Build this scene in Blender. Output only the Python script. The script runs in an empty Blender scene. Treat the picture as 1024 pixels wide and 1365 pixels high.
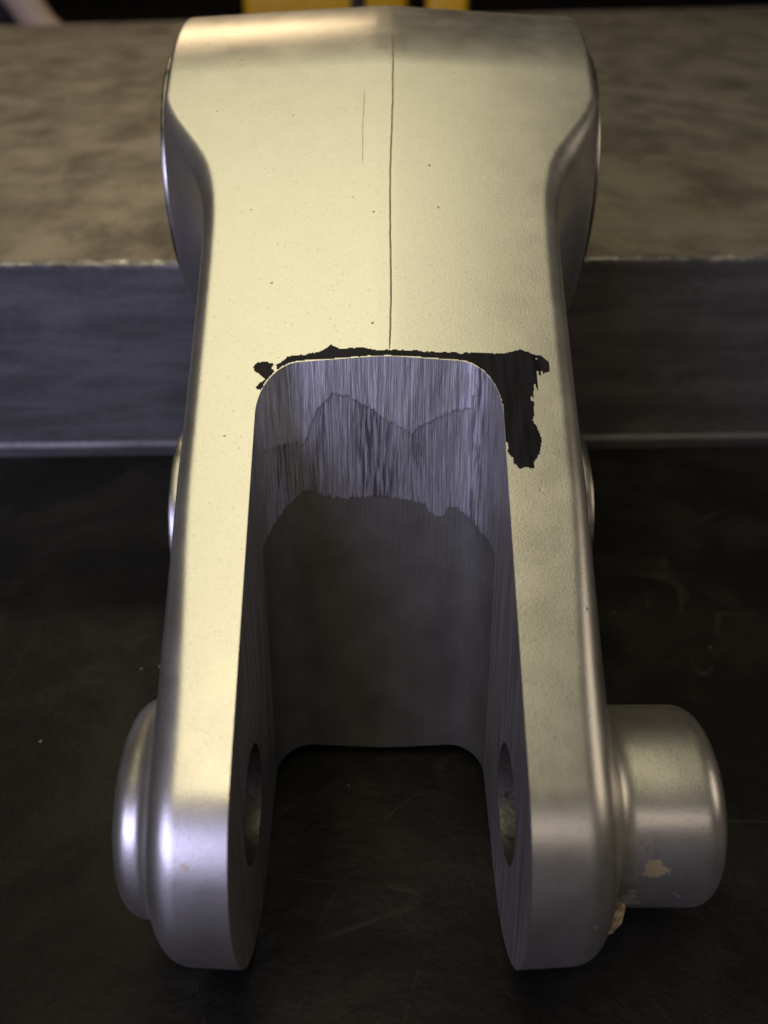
import bpy, bmesh, math, random
import numpy as np
from mathutils import Vector, Matrix
random.seed(4); rng = np.random.default_rng(4)
S = 0.04                      # one working unit (the slot's width) is 40 mm
sc = bpy.context.scene
C = sc.collection

# ------------------------------------------------------------------ camera
cam = bpy.data.cameras.new('camera')
cam.sensor_fit = 'VERTICAL'; cam.sensor_height = 36.0; cam.lens = 30.07
cam.clip_start = 0.004; cam.clip_end = 20
co = bpy.data.objects.new('camera', cam); C.objects.link(co)
co.location = (0, 0, 3.409 * S); co.rotation_euler = (math.radians(55), 0, 0)
cam.dof.use_dof = True; cam.dof.focus_distance = 3.55 * S; cam.dof.aperture_fstop = 15.0
sc.camera = co

# ------------------------------------------------------------------ world and lamps
w = bpy.data.worlds.new('World'); sc.world = w; w.use_nodes = True
bg = w.node_tree.nodes['Background']
bg.inputs[0].default_value = (0.50, 0.43, 0.36, 1); bg.inputs[1].default_value = 0.055

def lamp(name, loc, target, size, power, col, size_y=None, spread=180):
    l = bpy.data.lights.new(name, 'AREA'); l.energy = power; l.color = col
    l.shape = 'RECTANGLE' if size_y else 'DISK'; l.size = size
    if size_y: l.size_y = size_y
    l.spread = math.radians(spread)
    o = bpy.data.objects.new(name, l); C.objects.link(o)
    o.location = loc
    o.rotation_euler = (Vector(target) - Vector(loc)).to_track_quat('-Z', 'Y').to_euler()
    return o
tgt = (0, 0.12, 0.04)
lamp('ceiling_lamp', (-0.17, 0.10, 1.05), (-0.15, 0.10, 0), 0.94, 3.45, (1.0, 0.91, 0.59), 0.78)
lamp('bench_lamp', (-0.27, -0.38, 1.00), tgt, 0.11, 0.65, (1.0, 0.86, 0.55))
lamp('window_light', (-0.80, -0.90, 0.47), tgt, 0.85, 7.2, (0.62, 0.61, 1.0), 0.55)
lamp('side_window', (0.40, -1.05, 0.86), tgt, 0.18, 0.50, (1.0, 0.86, 0.72))
lamp('right_fill', (1.05, -0.10, 0.62), tgt, 0.60, 1.1, (1.0, 0.84, 0.66))  # unseen fill, added to brighten the yoke's right-hand edge band
lamp('far_lamp', (-0.34, 1.38, 0.98), tgt, 0.50, 2.2, (1.0, 0.75, 0.46), 0.10)
sc.view_settings.view_transform = 'Standard'; sc.view_settings.look = 'None'
sc.view_settings.exposure = 0.0; sc.view_settings.gamma = 1.0

# ------------------------------------------------------------------ helpers
def mesh_obj(name, verts, faces, mats, parent=None, smooth=True, angle=None, mat_index=None):
    me = bpy.data.meshes.new(name)
    v = np.asarray(verts, dtype=np.float64) * S
    if isinstance(faces, np.ndarray):
        n, k = faces.shape
        me.vertices.add(len(v)); me.vertices.foreach_set('co', v.ravel())
        me.loops.add(n * k); me.loops.foreach_set('vertex_index', faces.astype(np.int32).ravel())
        me.polygons.add(n); me.polygons.foreach_set('loop_start', np.arange(0, n * k, k, dtype=np.int32))
        me.update(calc_edges=True); me.validate()
    else:
        me.from_pydata([tuple(p) for p in v], [], faces)
    for m in (mats if isinstance(mats, (list, tuple)) else [mats]): me.materials.append(m)
    if smooth: me.polygons.foreach_set('use_smooth', np.ones(len(me.polygons), dtype=bool))
    if angle is not None: me.set_sharp_from_angle(angle=math.radians(angle))
    o = bpy.data.objects.new(name, me); C.objects.link(o)
    if parent: o.parent = parent
    return o

def props(o, **k):
    for a, b in k.items(): o[a] = b
    return o

class NT:
    """tiny node-tree writer"""
    def __init__(self, name):
        self.m = bpy.data.materials.new(name); self.m.use_nodes = True
        self.t = self.m.node_tree; self.n = self.t.nodes
        self.b = self.n['Principled BSDF']
        tc = self.n.new('ShaderNodeTexCoord')
        mp = self.n.new('ShaderNodeMapping'); mp.inputs['Scale'].default_value = (1/S, 1/S, 1/S)
        self.t.links.new(tc.outputs['Object'], mp.inputs['Vector']); self.P = mp.outputs[0]
    def L(self, a, b): self.t.links.new(a, b)
    def put(self, sock, v):
        if hasattr(v, 'is_linked') or hasattr(v, 'links'): self.L(v, sock)
        else: sock.default_value = v
    def scale(self, v, s):
        n = self.n.new('ShaderNodeMapping'); self.L(v, n.inputs[0]); n.inputs['Scale'].default_value = s; return n.outputs[0]
    def noise(self, v, s, d=3, r=.55, dist=0):
        n = self.n.new('ShaderNodeTexNoise'); self.L(v, n.inputs['Vector'])
        n.inputs['Scale'].default_value = s; n.inputs['Detail'].default_value = d
        n.inputs['Roughness'].default_value = r; n.inputs['Distortion'].default_value = dist
        return n.outputs[0]
    def voro(self, v, s, feature='F1'):
        n = self.n.new('ShaderNodeTexVoronoi'); n.feature = feature
        self.L(v, n.inputs['Vector']); n.inputs['Scale'].default_value = s; return n
    def ramp(self, v, a, b, x=0., y=1.):
        n = self.n.new('ShaderNodeMapRange'); self.L(v, n.inputs[0])
        for i, q in enumerate((a, b, x, y)): n.inputs[i+1].default_value = q
        return n.outputs[0]
    def smooth(self, v, a, b, x=0., y=1.):
        n = self.n.new('ShaderNodeMapRange'); n.interpolation_type = 'SMOOTHSTEP'; self.L(v, n.inputs[0])
        for i, q in enumerate((a, b, x, y)): n.inputs[i+1].default_value = q
        return n.outputs[0]
    def math(self, op, a, b=0.):
        n = self.n.new('ShaderNodeMath'); n.operation = op; self.put(n.inputs[0], a); self.put(n.inputs[1], b); return n.outputs[0]
    def mix(self, f, a, b):
        n = self.n.new('ShaderNodeMix'); n.data_type = 'RGBA'
        self.put(n.inputs[0], f)
        self.put(n.inputs[6], a if not isinstance(a, tuple) else (*a, 1)); self.put(n.inputs[7], b if not isinstance(b, tuple) else (*b, 1))
        return n.outputs[2]
    def dist(self, p):
        n = self.n.new('ShaderNodeVectorMath'); n.operation = 'DISTANCE'; self.L(self.P, n.inputs[0]); n.inputs[1].default_value = p
        return n.outputs['Value']
    def bump(self, h, st, dist, nrm=None):
        n = self.n.new('ShaderNodeBump'); n.inputs['Strength'].default_value = st; n.inputs['Distance'].default_value = dist * S
        self.L(h, n.inputs['Height'])
        if nrm: self.L(nrm, n.inputs['Normal'])
        return n.outputs[0]
    def attr(self, name):
        n = self.n.new('ShaderNodeAttribute'); n.attribute_name = name; return n
    def out(self, color=None, metal=None, rough=None, normal=None, spec=None, aniso=None):
        for k, v in (('Base Color', color), ('Metallic', metal), ('Roughness', rough), ('Normal', normal), ('Specular IOR Level', spec), ('Anisotropic', aniso)):
            if v is None: continue
            if isinstance(v, tuple): v = (*v, 1)
            self.put(self.b.inputs[k], v)
        return self.m

# ------------------------------------------------------------------ the yoke's profile (y = away along the bench, z = up)
HY = 2.08                                                  # the pivot stands over the root
Cb = np.array([5.197 - HY, 2.149]); T3 = np.array([3.881 - HY, 0.670]); H = np.array([0., 0.567])
A = np.array([3.238 - HY, 1.919]); B = np.array([2.822 - HY, 0.060])
ew = (B - A) / np.linalg.norm(B - A)                       # down along the slot's end wall
nw = np.array([ew[1], -ew[0]]); A = A + nw*.038             # out of the wall, towards the fork's open end
SLX = -0.008; SLH = 0.493; SLR = 0.17                      # slot centre, half width, corner radius

def hull(pts):
    pts = sorted(map(tuple, pts))
    def half(ps):
        h = []
        for p in ps:
            while len(h) > 1 and (h[-1][0]-h[-2][0])*(p[1]-h[-2][1])-(h[-1][1]-h[-2][1])*(p[0]-h[-2][0]) <= 0: h.pop()
            h.append(p)
        return h
    a = half(pts); b = half(pts[::-1]); return np.array(a[:-1] + b[:-1])
th = np.linspace(0, 2*np.pi, 300, endpoint=False)
circ = lambda c, r: np.c_[c[0] + r*np.cos(th), c[1] + r*np.sin(th)]
CROWN = np.array([5.350 - HY, 1.662])                    # the barrel's flatter front crown
arc = np.radians(np.linspace(122, 78, 60))
PROF = hull(np.vstack([circ(Cb, .75), np.c_[CROWN[0] + 1.3*np.cos(arc), CROWN[1] + 1.3*np.sin(arc)], circ(T3 + np.array([.04, .06]), .52), circ(H, .565)]))

def prof_sd(y, z):
    y = np.asarray(y, float).ravel(); z = np.asarray(z, float).ravel()
    d = np.full(y.shape, 1e9); ins = np.ones(y.shape, bool)
    P0 = PROF; P1 = np.roll(PROF, -1, 0)
    for a, b in zip(P0, P1):
        e = b - a; wy = y - a[0]; wz = z - a[1]
        t = np.clip((wy*e[0] + wz*e[1]) / (e @ e), 0, 1)
        d = np.minimum(d, (wy - e[0]*t)**2 + (wz - e[1]*t)**2)
        ins &= (e[0]*wz - e[1]*wy) >= 0
    return np.sqrt(d) * np.where(ins, -1, 1)

def sst(a, b, v):
    t = np.clip((v - a) / (b - a), 0, 1); return t*t*(3 - 2*t)
def smin(a, b, k):
    h = np.clip(.5 + .5*(b - a)/k, 0, 1); return b*(1 - h) + a*h - k*h*(1 - h)
def disc(x, r2, cx0, cx1, R, rr):
    xm = (cx0 + cx1)/2; hx = (cx1 - cx0)/2
    qx = np.abs(x - xm) - hx + rr; q = r2 - R + rr
    return np.hypot(np.maximum(qx, 0), np.maximum(q, 0)) + np.minimum(np.maximum(qx, q), 0) - rr

SEAM = 0.045
def crease(x):
    u = x - SEAM                                            # left of the seam a narrow strip is ground flat
    v = np.where(u < 0, np.maximum(-u - .055, 0), u)
    return .034 - .054*np.sqrt(v*v + .0003)
def body_sd(x, y, z, d2=None):
    if d2 is None: d2 = prof_sd(y, z).reshape(np.shape(y))
    rc = np.hypot(y - Cb[0], z - Cb[1]); rt = np.hypot(y - T3[0], z - T3[1]); rh = np.hypot(y - H[0], z - H[1])
    rc = np.minimum(rc, np.hypot(y - Cb[0] - .15, z - Cb[1] - .25))
    f = np.exp(-(np.maximum(rc - .82, 0)/.19)**1.35)
    hw = .800 + .255*f
    hw = hw + .010*sst(.6, .2, rh)
    rr = .075 + .055*sst(1.3, .3, rh) - .050*sst(.35, .08, rc - .74)
    qx = np.abs(x) - hw + rr; q2 = d2 - crease(x) + rr
    b = np.hypot(np.maximum(qx, 0), np.maximum(q2, 0)) + np.minimum(np.maximum(qx, q2), 0) - rr
    b = smin(b, disc(x, rh, .3, 1.225, .372, .085), .085)           # long right boss
    b = smin(b, disc(x, rh, -.945, -.3, .405, .085), .075)          # short left boss
    b = smin(b, disc(x, rt, -1.02, 1.02, .500, .03), .05)           # lower pivot boss
    return b

def surface_nets(x0, x1, y0, y1, z0, z1, h):
    X = np.arange(x0, x1, h, dtype=np.float32); Y = np.arange(y0, y1, h, dtype=np.float32); Z = np.arange(z0, z1, h, dtype=np.float32)
    nx, ny, nz = len(X), len(Y), len(Z)
    YY, ZZ = np.meshgrid(Y, Z, indexing='ij')
    # the profile distance on a coarse grid, interpolated
    hc = .04; yc = np.arange(y0, y1 + 2*hc, hc); zc = np.arange(z0, z1 + 2*hc, hc)
    YC, ZC = np.meshgrid(yc, zc, indexing='ij'); G = prof_sd(YC, ZC).reshape(YC.shape)
    fy = (YY - y0)/hc; fz = (ZZ - z0)/hc; iy = fy.astype(int); iz = fz.astype(int); fy -= iy; fz -= iz
    D2 = (G[iy, iz]*(1-fy)*(1-fz) + G[iy+1, iz]*fy*(1-fz) + G[iy, iz+1]*(1-fy)*fz + G[iy+1, iz+1]*fy*fz).astype(np.float32)
    F = np.empty((nx, ny, nz), np.float32)
    for i, x in enumerate(X): F[i] = body_sd(np.float32(x), YY, ZZ, D2)
    I = F < 0
    corners = [(a, b, c) for a in (0, 1) for b in (0, 1) for c in (0, 1)]
    cnt = np.zeros((nx-1, ny-1, nz-1), np.int8)
    sl = lambda a, n: slice(a, n - 1 + a)
    for a, b, c in corners: cnt += I[sl(a, nx), sl(b, ny), sl(c, nz)]
    cell = (cnt > 0) & (cnt < 8)
    ci = np.argwhere(cell); idx = np.full(cell.shape, -1, np.int32); idx[cell] = np.arange(len(ci))
    acc = np.zeros((len(ci), 3)); num = np.zeros(len(ci))
    val = {k: F[ci[:, 0]+k[0], ci[:, 1]+k[1], ci[:, 2]+k[2]].astype(float) for k in corners}
    for p in corners:
        for ax in range(3):
            if p[ax]: continue
            q = list(p); q[ax] = 1; q = tuple(q)
            a, b = val[p], val[q]; m = (a < 0) != (b < 0)
            t = np.where(m, a/np.where(m, a - b, 1), 0)
            pt = np.tile(np.array(p, float), (len(ci), 1)); pt[:, ax] = t
            acc[m] += pt[m]; num[m] += 1
    V = (ci + acc/num[:, None])*h + np.array([x0, y0, z0])
    faces = []
    for ax in range(3):
        a = [slice(None)]*3; b = [slice(None)]*3
        a[ax] = slice(0, -1); b[ax] = slice(1, None)
        s0 = I[tuple(a)]; s1 = I[tuple(b)]
        e = np.argwhere(s0 != s1); u, v = [(1, 2), (2, 0), (0, 1)][ax]
        lim = np.array([nx, ny, nz]); ok = (e[:, u] > 0) & (e[:, v] > 0) & (e[:, u] < lim[u]-1) & (e[:, v] < lim[v]-1)
        e = e[ok]; inside = s0[e[:, 0], e[:, 1], e[:, 2]]
        def at(du, dv):
            k = e.copy(); k[:, u] -= du; k[:, v] -= dv; return idx[k[:, 0], k[:, 1], k[:, 2]]
        q = np.c_[at(1, 1), at(0, 1), at(0, 0), at(1, 0)]
        q[~inside] = q[~inside][:, ::-1]; faces.append(q)
    return V, np.vstack(faces)

def newton(V, n=3, off=0.):
    V = V.copy()
    for _ in range(n):
        e = .004
        f0 = body_sd(V[:, 0], V[:, 1], V[:, 2])
        g = np.stack([body_sd(V[:, 0] + e*(k == 0), V[:, 1] + e*(k == 1), V[:, 2] + e*(k == 2)) - f0 for k in range(3)], 1)/e
        V -= ((f0 - off)/np.maximum((g*g).sum(1), .3))[:, None]*g
    return V

def slot_n(x, n):                # 2D distance to the slot's outline: negative inside the slot
    qx = np.abs(x - SLX) - SLH + SLR; qn = -n + SLR
    return np.hypot(np.maximum(qx, 0), np.maximum(qn, 0)) + np.minimum(np.maximum(qx, qn), 0) - SLR

# ------------------------------------------------------------------ materials
def mat_cast():
    t = NT('cast_aluminium')
    grain = t.noise(t.P, 48, 4, .7); fine = t.noise(t.P, 120, 2, .6); mott = t.noise(t.P, 5.5, 5, .6)
    col = t.mix(t.ramp(mott, .3, .7), (.68, .66, .605), (.78, .76, .705))
    v = t.voro(t.P, 9); r = t.noise(t.P, 9, 1)
    pit = t.math('MULTIPLY', t.smooth(v.outputs['Distance'], .060, .02), t.smooth(r, .49, .55))
    spk = t.voro(t.P, 34); spk = t.math('MULTIPLY', t.smooth(spk.outputs['Distance'], .20, .06), t.smooth(t.noise(t.P, 13, 2), .48, .58))
    col = t.mix(t.math('MULTIPLY', t.smooth(fine, .52, .68), .22), col, (.40, .38, .33))
    col = t.mix(t.math('MULTIPLY', spk, .40), col, (.26, .22, .15))
    col = t.mix(t.math('MULTIPLY', pit, .75), col, (.10, .085, .06))
    # hairline scratches
    sn = t.noise(t.scale(t.P, (1.0, .8, 1.3)), 5, 2, .5, .35)
    scr = t.math('MULTIPLY', t.smooth(t.math('ABSOLUTE', t.math('SUBTRACT', sn, .5)), .004, .0005), t.smooth(t.noise(t.P, 3.1, 2), .55, .62))
    # brown residue round the foot of the long boss and an ochre mark on the left leg
    nb = t.noise(t.P, 22, 4, .7)
    blot = lambda p, R: t.smooth(t.math('ADD', t.math('DIVIDE', t.dist(p), R), t.ramp(nb, .3, .7, -.9, .9)), 1.15, .75)
    st = blot((.955, -.36, .675), .034)
    st = t.math('MAXIMUM', st, t.math('MULTIPLY', blot((.87, -.36, .50), .06), .5))
    st = t.math('MAXIMUM', st, t.math('MULTIPLY', blot((.85, -.34, .70), .10), .15))
    st2 = blot((-.63, -.46, .87), .022)
    col = t.mix(t.math('MULTIPLY', st, .75), col, (.34, .24, .05))
    col = t.mix(t.math('MULTIPLY', st2, .6), col, (.62, .42, .16))
    rough = t.math('ADD', t.ramp(mott, .3, .7, .31, .38), t.math('MULTIPLY', st, .3))
    metal = t.math('SUBTRACT', .93, t.math('MULTIPLY', t.math('MAXIMUM', t.math('MULTIPLY', st, .4), pit), .75))
    b = t.bump(grain, .05, .003)
    b = t.bump(fine, .20, .002, b)
    b = t.bump(t.math('SUBTRACT', t.math('MULTIPLY', scr, .07), pit), .4, .004, b)
    return t.out(col, metal, rough, b)

def mat_cut():
    """slot walls: machined, lapped and worn layers read from the 'lay' attribute (x = perimeter, y = depth, z = layer)"""
    t = NT('machined_slot')
    a = t.attr('slot_uv').outputs['Vector']; sep = t.n.new('ShaderNodeSeparateXYZ'); t.L(a, sep.inputs[0])
    layer = sep.outputs[2]
    st = t.noise(t.scale(a, (60, 3.2, 0)), 1, 5, .65); st2 = t.noise(t.scale(a, (150, 5, 0)), 1, 3, .6)
    br = t.noise(t.scale(a, (62, 4.5, 0)), 1, 4, .6, .3); patch = t.noise(t.scale(a, (3.2, 2.6, 0)), 1, 4, .6)
    gs = None
    for c_, w_, k_ in ((-.03, .14, 1.), (.16, .05, .5), (.43, .07, .9), (-.44, .08, .8), (-.26, .05, .6)):
        g = t.math('MULTIPLY', t.smooth(t.math('ABSOLUTE', t.math('SUBTRACT', sep.outputs[0], c_)), w_, w_*.2), k_)
        gs = g if gs is None else t.math('MAXIMUM', gs, g)
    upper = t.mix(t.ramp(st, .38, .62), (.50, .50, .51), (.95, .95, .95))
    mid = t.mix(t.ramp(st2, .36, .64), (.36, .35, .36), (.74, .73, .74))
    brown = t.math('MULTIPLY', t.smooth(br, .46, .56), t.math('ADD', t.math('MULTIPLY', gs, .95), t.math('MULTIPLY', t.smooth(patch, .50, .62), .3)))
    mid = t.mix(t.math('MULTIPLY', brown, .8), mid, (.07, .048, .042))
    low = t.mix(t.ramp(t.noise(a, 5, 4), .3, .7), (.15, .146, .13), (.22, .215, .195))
    leg = t.mix(t.ramp(t.noise(t.scale(a, (26, 1.6, 0)), 1, 4), .35, .65), (.34, .32, .32), (.62, .60, .60))
    facet = t.smooth(t.noise(t.scale(a, (7, 2.4, 0)), 1, 5, .6), .42, .56)
    upper = t.mix(t.math('MULTIPLY', facet, .30), upper, (.34, .33, .36))
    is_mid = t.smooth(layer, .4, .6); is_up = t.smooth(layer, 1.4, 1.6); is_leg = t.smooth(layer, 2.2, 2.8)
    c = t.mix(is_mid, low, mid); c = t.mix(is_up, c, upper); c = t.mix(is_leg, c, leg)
    r = t.math('ADD', t.math('MULTIPLY', is_mid, -.08), t.ramp(st, .3, .7, .44, .54))
    b = t.bump(st, .45, .010)
    b = t.bump(st2, .20, .005, b)
    metal = t.math('ADD', .55, t.math('MULTIPLY', is_mid, .3))
    return t.out(c, metal, r, b)

def mat_bore():
    t = NT('worn_bore')
    n = t.noise(t.P, 16, 5, .7); c = t.mix(t.smooth(n, .48, .70), (.20, .19, .17), (.05, .04, .03))
    return t.out(c, .85, t.ramp(n, .3, .7, .22, .6), t.bump(n, .2, .01))

def mat_ink():
    t = NT('marker_ink')
    n = t.noise(t.scale(t.P, (30, 3, 3)), 1, 4)
    return t.out(t.mix(t.ramp(n, .35, .65), (.002, .0017, .003), (.018, .015, .024)), 0., t.ramp(n, .3, .7, .30, .5), t.bump(t.noise(t.scale(t.P, (1, 6, 6)), 12, 3), .25, .004), .15)

def mat_steel(name, c0, c1, r, lathe=True):
    t = NT(name)
    sep = t.n.new('ShaderNodeSeparateXYZ'); t.L(t.P, sep.inputs[0])
    n = t.noise(t.P, 9, 4, .6); ring = t.noise(t.scale(t.P, (90, 1.5, 1.5)), 1, 3)
    return t.out(t.mix(t.ramp(n, .3, .7), c0, c1), 1., t.ramp(n, .3, .7, r-.05, r+.1), t.bump(ring if lathe else n, .25, .004))

def mat_bar(name='mill_steel', dark=1.):
    t = NT(name)
    P = t.P
    big = t.noise(t.scale(P, (1.0, .62, 1.5)), 1.5, 6, .62, .4); mid = t.noise(t.scale(P, (1.0, .9, 1.9)), 2.2, 5, .62); fine = t.noise(P, 16, 4, .65)
    k = t.math('ADD', t.math('MULTIPLY', big, .55), t.math('ADD', t.math('MULTIPLY', mid, .33), t.math('MULTIPLY', fine, .12)))
    c = t.mix(t.smooth(k, .36, .64), (.15, .138, .115), (.44, .41, .355))
    c = t.mix(t.math('MULTIPLY', t.smooth(t.noise(P, 2.2, 4), .55, .7), .4), c, (.34, .27, .19))
    b = t.bump(fine, .12, .005)
    return t.out(c, .62, t.ramp(k, .4, .6, .58, .46), b)

def mat_bar_front():  # darker steel tone for the front face than for the top
    t = NT('dark_front_steel'); P = t.P
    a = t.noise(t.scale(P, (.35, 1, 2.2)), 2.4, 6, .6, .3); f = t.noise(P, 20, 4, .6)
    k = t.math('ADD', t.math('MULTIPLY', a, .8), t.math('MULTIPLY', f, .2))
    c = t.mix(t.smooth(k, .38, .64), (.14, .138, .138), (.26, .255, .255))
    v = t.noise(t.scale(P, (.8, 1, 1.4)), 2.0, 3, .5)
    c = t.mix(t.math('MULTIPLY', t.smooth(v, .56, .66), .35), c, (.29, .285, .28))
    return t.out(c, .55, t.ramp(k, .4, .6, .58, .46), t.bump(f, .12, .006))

def mat_edge():
    t = NT('worn_steel_edge'); n = t.noise(t.scale(t.P, (1, 2, 2)), 7, 4, .7)
    return t.out(t.mix(t.smooth(n, .42, .66), (.20, .19, .18), (.60, .58, .55)), .8, t.ramp(n, .3, .7, .5, .3), t.bump(n, .5, .02))

def mat_bench():
    t = NT('black_bench_surface')
    P = t.P
    a = t.noise(P, 1.3, 6, .6, .5); f = t.noise(P, 26, 4, .7)
    c = t.mix(t.smooth(a, .42, .66), (.006, .006, .006), (.018, .0172, .0152))
    l1 = t.noise(t.scale(P, (1, .35, 1)), 1.0, 1, .4, 1.2); l2 = t.noise(t.scale(P, (.3, 1.2, 1)), .9, 1, .4, .8)
    hair = t.math('MAXIMUM', t.smooth(t.math('ABSOLUTE', t.math('SUBTRACT', l1, .5)), .0035, .0006), t.smooth(t.math('ABSOLUTE', t.math('SUBTRACT', l2, .52)), .003, .0005))
    hair = t.math('MULTIPLY', hair, t.smooth(t.noise(P, 1.9, 2), .45, .6))
    c = t.mix(t.math('MULTIPLY', hair, .3), c, (.06, .055, .045))
    sp = t.voro(P, 5.5); dust = t.math('MULTIPLY', t.smooth(sp.outputs['Distance'], .020, .008), t.smooth(t.noise(P, 7, 1), .55, .62))
    c = t.mix(t.math('MULTIPLY', dust, .6), c, (.30, .29, .26))
    r = t.ramp(a, .3, .7, .56, .40)
    b = t.bump(f, .25, .015); b = t.bump(t.noise(P, 6, 4), .3, .04, b); b = t.bump(hair, -.4, .02, b)
    return t.out(c, 0., r, b, .18)

def mat_plain(name, c, r=.5, metal=0., var=.15, sc_=6):
    t = NT(name); n = t.noise(t.P, sc_, 4)
    d = tuple(q*(1-var) for q in c); e = tuple(min(1, q*(1+var)) for q in c)
    return t.out(t.mix(t.ramp(n, .3, .7), d, e), metal, r, t.bump(n, .2, .01))

M_cast = mat_cast(); M_cut = mat_cut(); M_bore = mat_bore(); M_ink = mat_ink()
M_bush = mat_steel('turned_bushing', (.42, .40, .36), (.62, .60, .55), .30)
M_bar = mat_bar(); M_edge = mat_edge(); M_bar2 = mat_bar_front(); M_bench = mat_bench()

# ------------------------------------------------------------------ the setting
def box(x0, x1, y0, y1, z0, z1):
    v = [(x, y, z) for x in (x0, x1) for y in (y0, y1) for z in (z0, z1)]
    f = [(0, 1, 3, 2), (4, 6, 7, 5), (0, 4, 5, 1), (2, 3, 7, 6), (0, 2, 6, 4), (1, 5, 7, 3)]
    return v, f
v, f = box(-40, 40, -12, 62, -1.0, 0)
props(mesh_obj('workbench_top', v, f, M_bench, smooth=False), kind='structure')
v, f = box(-60, 60, 63, 64, -20, 45)
props(mesh_obj('back_wall', v, f, mat_plain('dim_wall', (.05, .042, .034), .8, sc_=.4), smooth=False), kind='structure')

# steel bar: cross-section extruded along x, front edge worn
def steel_bar():
    x0, x1, n = -14.0, 14.0, 900
    hz = 1.497; dep = 16.5
    prof = [(0, 0), (0, .03), (-.012, .05), (-.012, .085), (.004, .115), (.006, hz - .045), (.010, hz - .022), (.022, hz - .008), (.045, hz)]
    xs = np.linspace(x0, x1, n); V = []
    wob = lambda x, k: .010*math.sin(x*3.1 + k) + .006*math.sin(x*11.7 + 2*k) + .005*math.sin(x*29. + k*3)
    for x in xs:
        for k, (py, pz) in enumerate(prof):
            dd = wob(x, k)*.35 if k >= 6 else .0
            jj = (random.random()-.5)*.006 if k in (6, 7) else 0
            V.append((x, py + dd*.5 + jj, pz - (dd + jj if 5 <= k <= 7 else 0)))
        far = dep + x*.22
        V.append((x, far, hz)); V.append((x, far + .1, hz - .1)); V.append((x, far + .1, 0))
    K = len(prof) + 3; F = []
    for i in range(n-1):
        for k in range(K-1):
            F.append((i*K+k, (i+1)*K+k, (i+1)*K+k+1, i*K+k+1))
        F.append((i*K+K-1, (i+1)*K+K-1, (i+1)*K, i*K))
    F.append(tuple(range(K))[::-1]); F.append(tuple((n-1)*K + k for k in range(K)))
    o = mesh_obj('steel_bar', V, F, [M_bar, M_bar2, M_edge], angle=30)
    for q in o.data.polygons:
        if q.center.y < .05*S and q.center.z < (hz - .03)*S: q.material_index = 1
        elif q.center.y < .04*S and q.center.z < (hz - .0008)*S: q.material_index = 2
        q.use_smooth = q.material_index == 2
    bm = bmesh.new(); bm.from_mesh(o.data); bmesh.ops.recalc_face_normals(bm, faces=bm.faces); bm.to_mesh(o.data); bm.free()
    o.location = (0, 5.69*S, 0); o.rotation_euler = (0, 0, math.radians(1.6))
    return props(o, label='long flat steel bar with mottled grey top lying behind the silver fork', category='steel bar')
steel_bar()

# ------------------------------------------------------------------ the cast yoke
root = bpy.data.objects.new('clevis_bracket', None); C.objects.link(root)
root.location = (-.008*S, HY*S, 0); root.rotation_euler = (0, 0, math.radians(.2)); root.empty_display_size = S
props(root, label='silver cast aluminium clevis with two legs, black ink round its slot', category='bracket')

V, F = surface_nets(-1.18, 1.32, -.68, 4.06, -.10, 3.06, .0125)
V = newton(V, 3)
body = mesh_obj('body', V, F, M_cast, root)

def cut_with(ob, verts, faces):
    me = bpy.data.meshes.new('cutter'); me.from_pydata([tuple(np.array(p)*S) for p in verts], [], faces); me.update()
    c = bpy.data.objects.new('cutter', me); C.objects.link(c); c.matrix_world = ob.matrix_world.copy()
    bm = bmesh.new(); bm.from_mesh(me); bmesh.ops.recalc_face_normals(bm, faces=bm.faces); bm.to_mesh(me); bm.free()
    md = ob.modifiers.new('cut', 'BOOLEAN'); md.operation = 'DIFFERENCE'; md.object = c
    md.solver = 'MANIFOLD' if CUT_SOLVER == 'MANIFOLD' else 'EXACT'
    bpy.context.view_layer.update()
    dg = bpy.context.evaluated_depsgraph_get()
    new = bpy.data.meshes.new_from_object(ob.evaluated_get(dg))
    ob.modifiers.clear(); old = ob.data; ob.data = new; new.name = ob.name
    bpy.data.objects.remove(c); bpy.data.meshes.remove(me); bpy.data.meshes.remove(old)
CUT_SOLVER = 'MANIFOLD'
body.parent = None
# slot cutter: fine grid over the end wall so that its layers have relief
L1 = np.array([(-.60,.345),(-.521,.345),(-.456,.359),(-.391,.359),(-.325,.361),(-.305,.318),(-.29,.265),(-.256,.199),(-.203,.157),(-.139,.153),(-.101,.175),(-.05,.205),(-.011,.236),(.027,.265),(.066,.278),(.105,.302),(.132,.318),(.17,.285),(.234,.252),(.298,.225),(.369,.205),(.382,.121),(.388,.031),(.395,-.3)])
L2 = np.array([(-.548,.869),(-.495,.766),(-.472,.722),(-.429,.665),(-.387,.622),(-.339,.58),(-.299,.58),(-.253,.601),(-.173,.611),(-.079,.605),(-.012,.601),(.055,.611),(.135,.622),(.196,.636),(.21,.679),(.244,.693),(.278,.701),(.29,.658),(.324,.653),(.365,.679),(.421,.737),(.463,.773),(.506,.825),(.549,.869)])
_r1 = rng.normal(size=400); _r2 = rng.normal(size=400)
def rag(x, tab, f, a):
    u = (x + 1.5)*f; i = np.floor(u).astype(int) % 400; g = u - np.floor(u); g = g*g*(3-2*g)
    return a*(tab[i]*(1-g) + tab[(i+1) % 400]*g)
def layer_of(x, t, n):
    b1 = np.interp(x, L1[:, 0], L1[:, 1]) + rag(x, _r1, 60, .0035) + rag(x, _r2, 140, .003)
    b2 = np.interp(x, L2[:, 0], L2[:, 1]) + rag(x, _r2, 45, .003) + rag(x, _r1, 130, .003)
    lay = np.where(t < b1, 2., np.where(t < b2, 1., 0.))
    return np.where(n > SLR*1.02, 3., lay)
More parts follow.
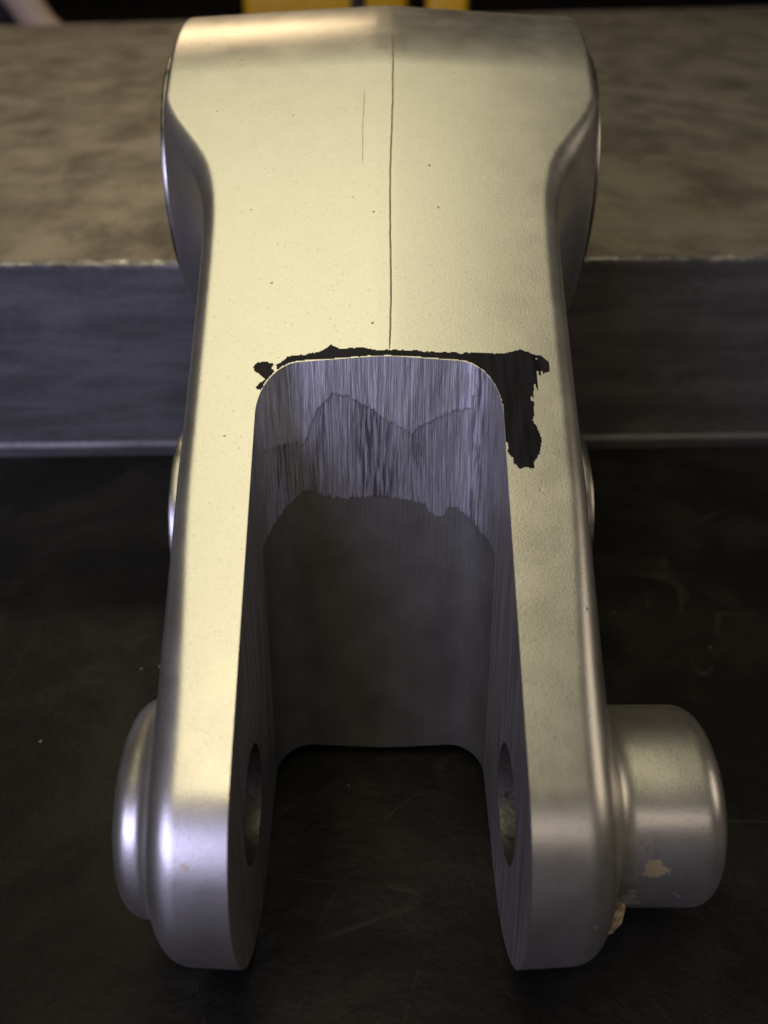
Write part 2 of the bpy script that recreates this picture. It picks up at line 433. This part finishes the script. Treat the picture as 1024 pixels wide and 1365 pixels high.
def slot_cutter():
    ol = []                                                     # outline (x, n), counter-clockwise from +x leg to -x leg
    ol.append((SLH, 4.2))
    ol += [(SLH, q) for q in (2.5, 1.4, .8, .4)]
    ol += [(SLH - SLR + SLR*math.cos(a), SLR - SLR*math.sin(a)) for a in np.linspace(0, math.pi/2, 26)]
    m = int((SLH - SLR)*2/.005)
    ol += [(q, 0.) for q in np.linspace(SLH - SLR, -(SLH - SLR), m)[1:-1]]
    ol += [(-(SLH - SLR) - SLR*math.sin(a), SLR - SLR*math.cos(a)) for a in np.linspace(0, math.pi/2, 26)]
    ol += [(-SLH, q) for q in (.4, .8, 1.4, 2.5)]
    ol.append((-SLH, 4.2))
    ol = np.array(ol); ol[:, 0] += SLX
    ts = np.concatenate([[-1.2, -.2], np.arange(-.1, .95, .005), np.arange(1.05, 2.2, .06), [2.6]])
    Vv = []; n = len(ol)
    for t in ts:
        lay = layer_of(ol[:, 0], np.full(n, t), ol[:, 1])
        dep = np.where(lay == 3, 0., lay*.0012)
        nn = ol[:, 1] + np.where(ol[:, 1] < SLR, -.006 + dep, 0)
        for (x, _), q in zip(ol, nn):
            yz = A + ew*t + nw*q; Vv.append((x, yz[0], yz[1]))
    Fc = []
    for i in range(len(ts)-1):
        for k in range(n):
            k2 = (k+1) % n; Fc.append((i*n+k, i*n+k2, (i+1)*n+k2, (i+1)*n+k))
    Fc.append(tuple(range(n))[::-1]); Fc.append(tuple((len(ts)-1)*n + k for k in range(n)))
    return Vv, Fc
cut_with(body, *slot_cutter())
def cyl(c, r, xa, xb, n=96):
    Vv = [(x, c[0] + r*math.cos(a), c[1] + r*math.sin(a)) for x in (xa, xb) for a in np.linspace(0, 2*math.pi, n, endpoint=False)]
    Ff = [(k, (k+1) % n, n + (k+1) % n, n + k) for k in range(n)] + [tuple(range(n))[::-1], tuple(range(n, 2*n))]
    return Vv, Ff
HR = .228
cut_with(body, *cyl(H, HR, -1.6, 1.12))
cut_with(body, *cyl(Cb, .46, -1.6, 1.6))
cut_with(body, *cyl(T3, .31, -1.6, 1.6))
me = body.data
print('BODY', len(me.vertices), len(me.polygons))
me.materials.clear()
for m in (M_cast, M_cut, M_bore): me.materials.append(m)
nP = len(me.polygons)
cc = np.empty(nP*3); me.polygons.foreach_get('center', cc); cc = cc.reshape(-1, 3)/S
nn = np.empty(nP*3); me.polygons.foreach_get('normal', nn); nn = nn.reshape(-1, 3)
wn = (cc[:, 1] - A[0])*nw[0] + (cc[:, 2] - A[1])*nw[1]
sd = slot_n(cc[:, 0], wn + .012)
gn = body_sd(cc[:, 0], cc[:, 1], cc[:, 2])
cutf = (np.abs(sd) < .016) & (gn < -.0006) & (np.abs(nn[:, 0]*1.0) + np.abs(nn[:, 1]*nw[0] + nn[:, 2]*nw[1]) > .6)
mi = np.where(cutf, 1, 0)
for c, r in ((H, HR), (Cb, .46), (T3, .31)):
    mi[(np.abs(np.hypot(cc[:, 1]-c[0], cc[:, 2]-c[1]) - r) < .004) & (gn < -.002) & (np.abs(nn[:, 0]) < .2)] = 2
mi[(cc[:, 0] > 1.0) & (np.hypot(cc[:, 1]-H[0], cc[:, 2]-H[1]) < HR) & (gn < -.02)] = 2
me.polygons.foreach_set('material_index', mi.astype(np.int32))
nV = len(me.vertices); vv = np.empty(nV*3); me.vertices.foreach_get('co', vv); vv = vv.reshape(-1, 3)/S
vn = (vv[:, 1] - A[0])*nw[0] + (vv[:, 2] - A[1])*nw[1]; vt = (vv[:, 1] - A[0])*ew[0] + (vv[:, 2] - A[1])*ew[1]
per = (vv[:, 0] - SLX) + np.sign(vv[:, 0])*np.maximum(vn, 0)
uvw = np.c_[per, vt, layer_of(vv[:, 0], vt, vn + .004)]
at = me.attributes.new('slot_uv', 'FLOAT_VECTOR', 'POINT'); at.data.foreach_set('vector', uvw.ravel())
me.polygons.foreach_set('use_smooth', np.ones(nP, bool)); me.set_sharp_from_angle(angle=math.radians(32))
body.parent = root

# parting line: a thin raised flash ridge that follows the crease down the front
def face_pts(xs, ss, off):
    up = np.array([-(.819*-.413)*0, 0])
    # direction up the face and its outward normal in the profile plane
    d = A - np.array([0, 0]); u = fdir
    y = A[0] + ss*u[0]; z = A[1] + ss*u[1]
    return newton(np.c_[xs, y, z], 6, off)
ang = math.radians(30.6); fdir = np.array([math.cos(ang), math.sin(ang)])
def ridge(name, x_of, s0, s1, wd, ht, n, mat, rough=.0006):
    s = np.linspace(s0, s1, n); xc = x_of(s); rows = []
    taper = np.clip(np.minimum(np.arange(n), np.arange(n)[::-1])/12., .15, 1)
    jit = np.convolve(rng.normal(size=n+8), np.ones(9)/3, 'valid')*rough
    for o_, h_ in ((-1, -.004), (-.55, .6), (.1, 1.), (.6, .5), (1, -.004)):
        hh = np.where(h_ > 0, ht*h_*taper, -.004)
        P = newton(np.c_[xc + jit + o_*wd*taper, A[0] + s*fdir[0], A[1] + s*fdir[1]], 6, 0.)
        # lift along the face normal
        P[:, 1] += -fdir[1]*hh; P[:, 2] += fdir[0]*hh
        rows.append(P)
    Vv = np.stack(rows, 1).reshape(-1, 3); Ff = []
    for i in range(n-1):
        for k in range(4): Ff.append((i*5+k, i*5+k+1, (i+1)*5+k+1, (i+1)*5+k))
    return mesh_obj(name, Vv, Ff, mat, root)
M_flash = mat_plain('flash_line', (.40, .34, .24), .45, .7, .3, 20)
ridge('parting_line', lambda s: SEAM - .012 + .014*s + .004*np.sin(s*5), .005, 1.98, .0055, .0035, 280, M_flash)
ridge('casting_mark', lambda s: SEAM - .125 + .004*np.sin(s*9), 1.05, 1.55, .0025, .0012, 120, mat_plain('faint_mark', (.62, .59, .51), .45, .8, .3, 20))

# marker ink: a thin ragged film on the face
INK = np.array([(-0.423,-0.02),(-0.381,0.015),(-0.318,0.025),(-0.261,0.033),(-0.23,0.051),(-0.205,0.068),(-0.182,0.055),(-0.192,0.038),(-0.142,0.048),(-0.066,0.051),(-0.004,0.036),(0.059,0.035),(0.134,0.034),(0.235,0.032),(0.336,0.032),(0.438,0.036),(0.501,0.036),(0.54,0.048),(0.572,0.055),(0.61,0.045),(0.634,0.026),(0.666,0.022),(0.687,-0.002),(0.68,-0.04),(0.653,-0.059),(0.634,-0.056),(0.643,-0.1),(0.652,-0.144),(0.647,-0.175),(0.635,-0.144),(0.619,-0.086),(0.612,-0.145),(0.604,-0.217),(0.601,-0.287),(0.614,-0.315),(0.623,-0.349),(0.622,-0.397),(0.611,-0.425),(0.597,-0.452),(0.588,-0.486),(0.571,-0.479),(0.546,-0.487),(0.534,-0.494),(0.524,-0.467),(0.506,-0.461),(0.499,-0.428),(0.495,-0.373),(0.484,-0.332),(0.47,-0.263),(0.463,-0.178),(0.43,-0.107),(0.357,-0.065),(0.183,-0.042),(0.058,-0.039),(-0.128,-0.05),(-0.315,-0.061),(-0.401,-0.087),(-0.449,-0.129),(-0.48,-0.137),(-0.499,-0.125),(-0.485,-0.106),(-0.47,-0.085),(-0.477,-0.07),(-0.51,-0.047),(-0.52,-0.021),(-0.5,-0.007),(-0.468,-0.004),(-0.443,-0.012),(-0.448,-0.034),(-0.435,-0.049),(-0.422,-0.043)])
def ink():
    h = .0042; xs = np.arange(-.58, .74, h); ss = np.arange(-.58, .08, h)
    Xg, Sg = np.meshgrid(xs, ss, indexing='ij'); px, py = Xg.ravel(), Sg.ravel()
    d = np.full(px.shape, 1e9); ins = np.zeros(px.shape, bool)
    for a, b in zip(INK, np.roll(INK, -1, 0)):
        e = b - a; t = np.clip(((px-a[0])*e[0] + (py-a[1])*e[1])/(e@e), 0, 1)
        d = np.minimum(d, np.hypot(px-a[0]-e[0]*t, py-a[1]-e[1]*t))
        c = (a[1] > py) != (b[1] > py)
        with np.errstate(divide='ignore', invalid='ignore'): xi = (b[0]-a[0])*(py-a[1])/(b[1]-a[1]) + a[0]
        ins ^= c & (px < xi)
    sd = np.where(ins, -d, d)
    from mathutils import noise
    nz = np.array([noise.fractal((x*38, y*38, 1.7), .8, 2., 3) for x, y in zip(px, py)])
    st = np.array([noise.noise((x*16, y*95, 5.)) if x < .45 and x > -.4 else noise.noise((x*120, y*12, 9.)) for x, y in zip(px, py)])
    den = sd - .006 + .006*nz
    hole = (st > .52) & (sd > -.012)                          # dry-marker streaks near the edges
    
    hole &= px > .45
    on = (den < 0) & ~hole
    # the light streak left bare beside the top-left corner
    on &= ~((np.abs((py + .030) - (px + .35)*.25) < .008 + .008*nz) & (px > -.415) & (px < -.29))
    # keep clear of the slot's mouth
    P = newton(np.c_[px, A[0] + py*fdir[0], A[1] + py*fdir[1]], 6, .0016)
    n_ = (P[:, 1]-A[0])*nw[0] + (P[:, 2]-A[1])*nw[1]
    sl = slot_n(P[:, 0], n_ + .006)
    on &= sl > (-.001 + .002*nz)
    on = on.reshape(Xg.shape); nxg, nyg = on.shape
    cell = on[:-1, :-1] & on[1:, :-1] & on[:-1, 1:] & on[1:, 1:]
    # each separate blot of ink is a part; crumbs are dropped
    lab = np.zeros(cell.shape, int); cur = 0; blots = []
    for i0, j0 in np.argwhere(cell):
        if lab[i0, j0]: continue
        cur += 1; lab[i0, j0] = cur; stack = [(i0, j0)]; got = []
        while stack:
            a, b = stack.pop(); got.append((a, b))
            for u, v in ((a+1, b), (a-1, b), (a, b+1), (a, b-1)):
                if 0 <= u < cell.shape[0] and 0 <= v < cell.shape[1] and cell[u, v] and not lab[u, v]: lab[u, v] = cur; stack.append((u, v))
        if len(got) > 60: blots.append(np.array(got))
    blots.sort(key=len, reverse=True)
    for k, ij in enumerate(blots):
        I = lambda a, b: (ij[:, 0]+a)*nyg + ij[:, 1]+b
        Fq = np.c_[I(0, 0), I(1, 0), I(1, 1), I(0, 1)]
        used, inv = np.unique(Fq.ravel(), return_inverse=True)
        mesh_obj('marker_ink' if k == 0 else 'ink_smudge', P[used], inv.reshape(-1, 4), M_ink, root)
ink()

# bushings at the two cross bores
def lathe(name, c, pr, mat, n=128):
    Vv = []; Ff = []; K = len(pr)
    for i in range(n):
        a = 2*math.pi*i/n
        for x, r in pr: Vv.append((x, c[0] + r*math.cos(a), c[1] + r*math.sin(a)))
    for i in range(n):
        j = (i+1) % n
        for k in range(K):
            k2 = (k+1) % K; Ff.append((i*K+k, j*K+k, j*K+k2, i*K+k2))
    o = mesh_obj(name, Vv, Ff, mat, root, angle=28)
    bm = bmesh.new(); bm.from_mesh(o.data); bmesh.ops.recalc_face_normals(bm, faces=bm.faces); bm.to_mesh(o.data); bm.free()
    return o
for sgn in (-1, 1):
    lathe('bushing', Cb, [(sgn*x, r) for x, r in ((.80, .38), (1.100, .38), (1.118, .40), (1.122, .62), (1.114, .648), (1.10, .655), (1.054, .655), (1.054, .457), (.80, .457))], M_bush)
    lathe('bushing', T3, [(sgn*x, r) for x, r in ((.80, .24), (1.05, .24), (1.065, .26), (1.068, .46), (1.062, .482), (1.05, .488), (1.022, .488), (1.022, .307), (.80, .307))], M_bush)

# crust of brown residue hanging below the long boss
def residue():
    bm = bmesh.new(); bmesh.ops.create_icosphere(bm, subdivisions=4, radius=1)
    from mathutils import noise
    for v_ in bm.verts:
        p = v_.co.copy(); k = 1 + .28*noise.fractal(p*1.9, .8, 2., 4)
        v_.co = Vector((p.x*.022*k, p.y*.040*k, p.z*.075*k))
    M = Matrix.Rotation(math.radians(28), 4, 'Y') @ Matrix.Rotation(math.radians(-18), 4, 'X')
    Vv = [tuple((M @ v_.co) + Vector((.842, -.37, .405))) for v_ in bm.verts]; Ff = [tuple(q.index for q in f_.verts) for f_ in bm.faces]
    bm.free()
    t = NT('brown_crust'); n = t.noise(t.P, 40, 4, .7)
    m = t.out(t.mix(t.ramp(n, .35, .65), (.12, .075, .03), (.55, .42, .22)), 0., .7, t.bump(n, .8, .01))
    return mesh_obj('residue', Vv, Ff, m, root)
residue()

# ------------------------------------------------------------------ blurred things beyond the bar
def rbox(x0, x1, y0, y1, z0, z1, r=.12, seg=3):
    bm = bmesh.new(); bmesh.ops.create_cube(bm, size=1)
    for q in bm.verts: q.co = Vector(((x0+x1)/2 + q.co.x*(x1-x0), (y0+y1)/2 + q.co.y*(y1-y0), (z0+z1)/2 + q.co.z*(z1-z0)))
    bmesh.ops.bevel(bm, geom=bm.edges[:], offset=r, segments=seg, affect='EDGES', profile=.5)
    Vv = [tuple(q.co) for q in bm.verts]; Ff = [tuple(q.index for q in f_.verts) for f_ in bm.faces]; bm.free(); return Vv, Ff
def empty(name, loc, **k):
    o = bpy.data.objects.new(name, None); C.objects.link(o); o.location = tuple(q*S for q in loc); o.empty_display_size = S
    return props(o, **k)
M_yel = mat_plain('yellow_plastic', (.9, .52, .02), .45, 0, .1, 1.5)
M_blk = mat_plain('black_plastic', (.02, .018, .016), .5)
M_wh = mat_plain('grey_plastic', (.36, .33, .30), .5)
yb = empty('tool_case', (-1.45, 26.6, 0), label='blurred yellow box just behind the top edge of the steel bar', category='tool case')
mesh_obj('case_body', *rbox(-2.35, 2.1, 0, 3.2, 0, 3.2, .25), M_yel, yb, angle=40)
mesh_obj('latch', *rbox(.55, .95, -.12, .1, .3, 2.6, .05), M_blk, yb, angle=40)
y2 = empty('plug', (1.6, 25.2, 0), label='small blurred yellow piece behind the middle of the steel bar', category='plug')
mesh_obj('plug_body', *rbox(-.5, .55, 0, 1.0, 0, 2.2, .2), M_yel, y2, angle=40)
mesh_obj('plug_collar', *rbox(-.6, .65, .1, .9, 2.2, 2.6, .12), M_blk, y2, angle=40)
def tube(pts, rad, mat, name, seg=16):
    cu = bpy.data.curves.new(name, 'CURVE'); cu.dimensions = '3D'; sp = cu.splines.new('BEZIER'); sp.bezier_points.add(len(pts)-1)
    for b, p in zip(sp.bezier_points, pts): b.co = tuple(q*S for q in p); b.handle_left_type = b.handle_right_type = 'AUTO'
    cu.bevel_depth = rad*S; cu.bevel_resolution = 4; cu.resolution_u = seg; cu.use_fill_caps = True
    o = bpy.data.objects.new(name, cu); C.objects.link(o)
    dg = bpy.context.evaluated_depsgraph_get(); m = bpy.data.meshes.new_from_object(o.evaluated_get(dg)); m.name = name
    bpy.data.objects.remove(o); m.materials.append(mat); m.polygons.foreach_set('use_smooth', [True]*len(m.polygons))
    o = bpy.data.objects.new(name, m); C.objects.link(o); return o
hz_ = tube([(-11.2, 27.5, 5.0), (-10.6, 26.5, 3.0), (-9.4, 25.6, 1.7), (-8.4, 25.3, .6), (-6.5, 25.4, .45)], .45, mat_plain('pale_hose', (.58, .45, .38), .5, 0, .08, 1), 'hose')
props(hz_, label='pale pinkish hose curving down behind the left end of the steel bar', category='hose')
dk = empty('dark_case', (-13.5, 30, 0), label='dark box in shade behind the top left corner of the steel bar', category='box')
mesh_obj('box_body', *rbox(-4, 2.2, 0, 4, 0, 5.0, .3), M_blk, dk, angle=40)
mesh_obj('box_lid', *rbox(-4.1, 2.3, -.1, 4.1, 5.0, 5.6, .2), M_blk, dk, angle=40)

# specks of dust on the bench
def dust():
    Vv = []; Ff = []
    for _ in range(42):
        x, y = random.uniform(-3.2, 3.2), random.uniform(.9, 5.4); r = random.choice((.004, .005, .006, .008, .011))*random.uniform(.6, 1.1)
        k0 = len(Vv); n = 6; ph = random.random()*6
        for i in range(n): 
            a = ph + i*2*math.pi/n; q = r*random.uniform(.6, 1.3); Vv.append((x + q*math.cos(a), y + q*math.sin(a), .0005))
        Vv.append((x, y, r*.6)); Ff += [(k0+i, k0+(i+1) % n, k0+n) for i in range(n)]
    return props(mesh_obj('dust', Vv, Ff, mat_plain('pale_dust', (.32, .31, .28), .8)), kind='stuff', label='pale specks of dust scattered on the black bench')
dust()
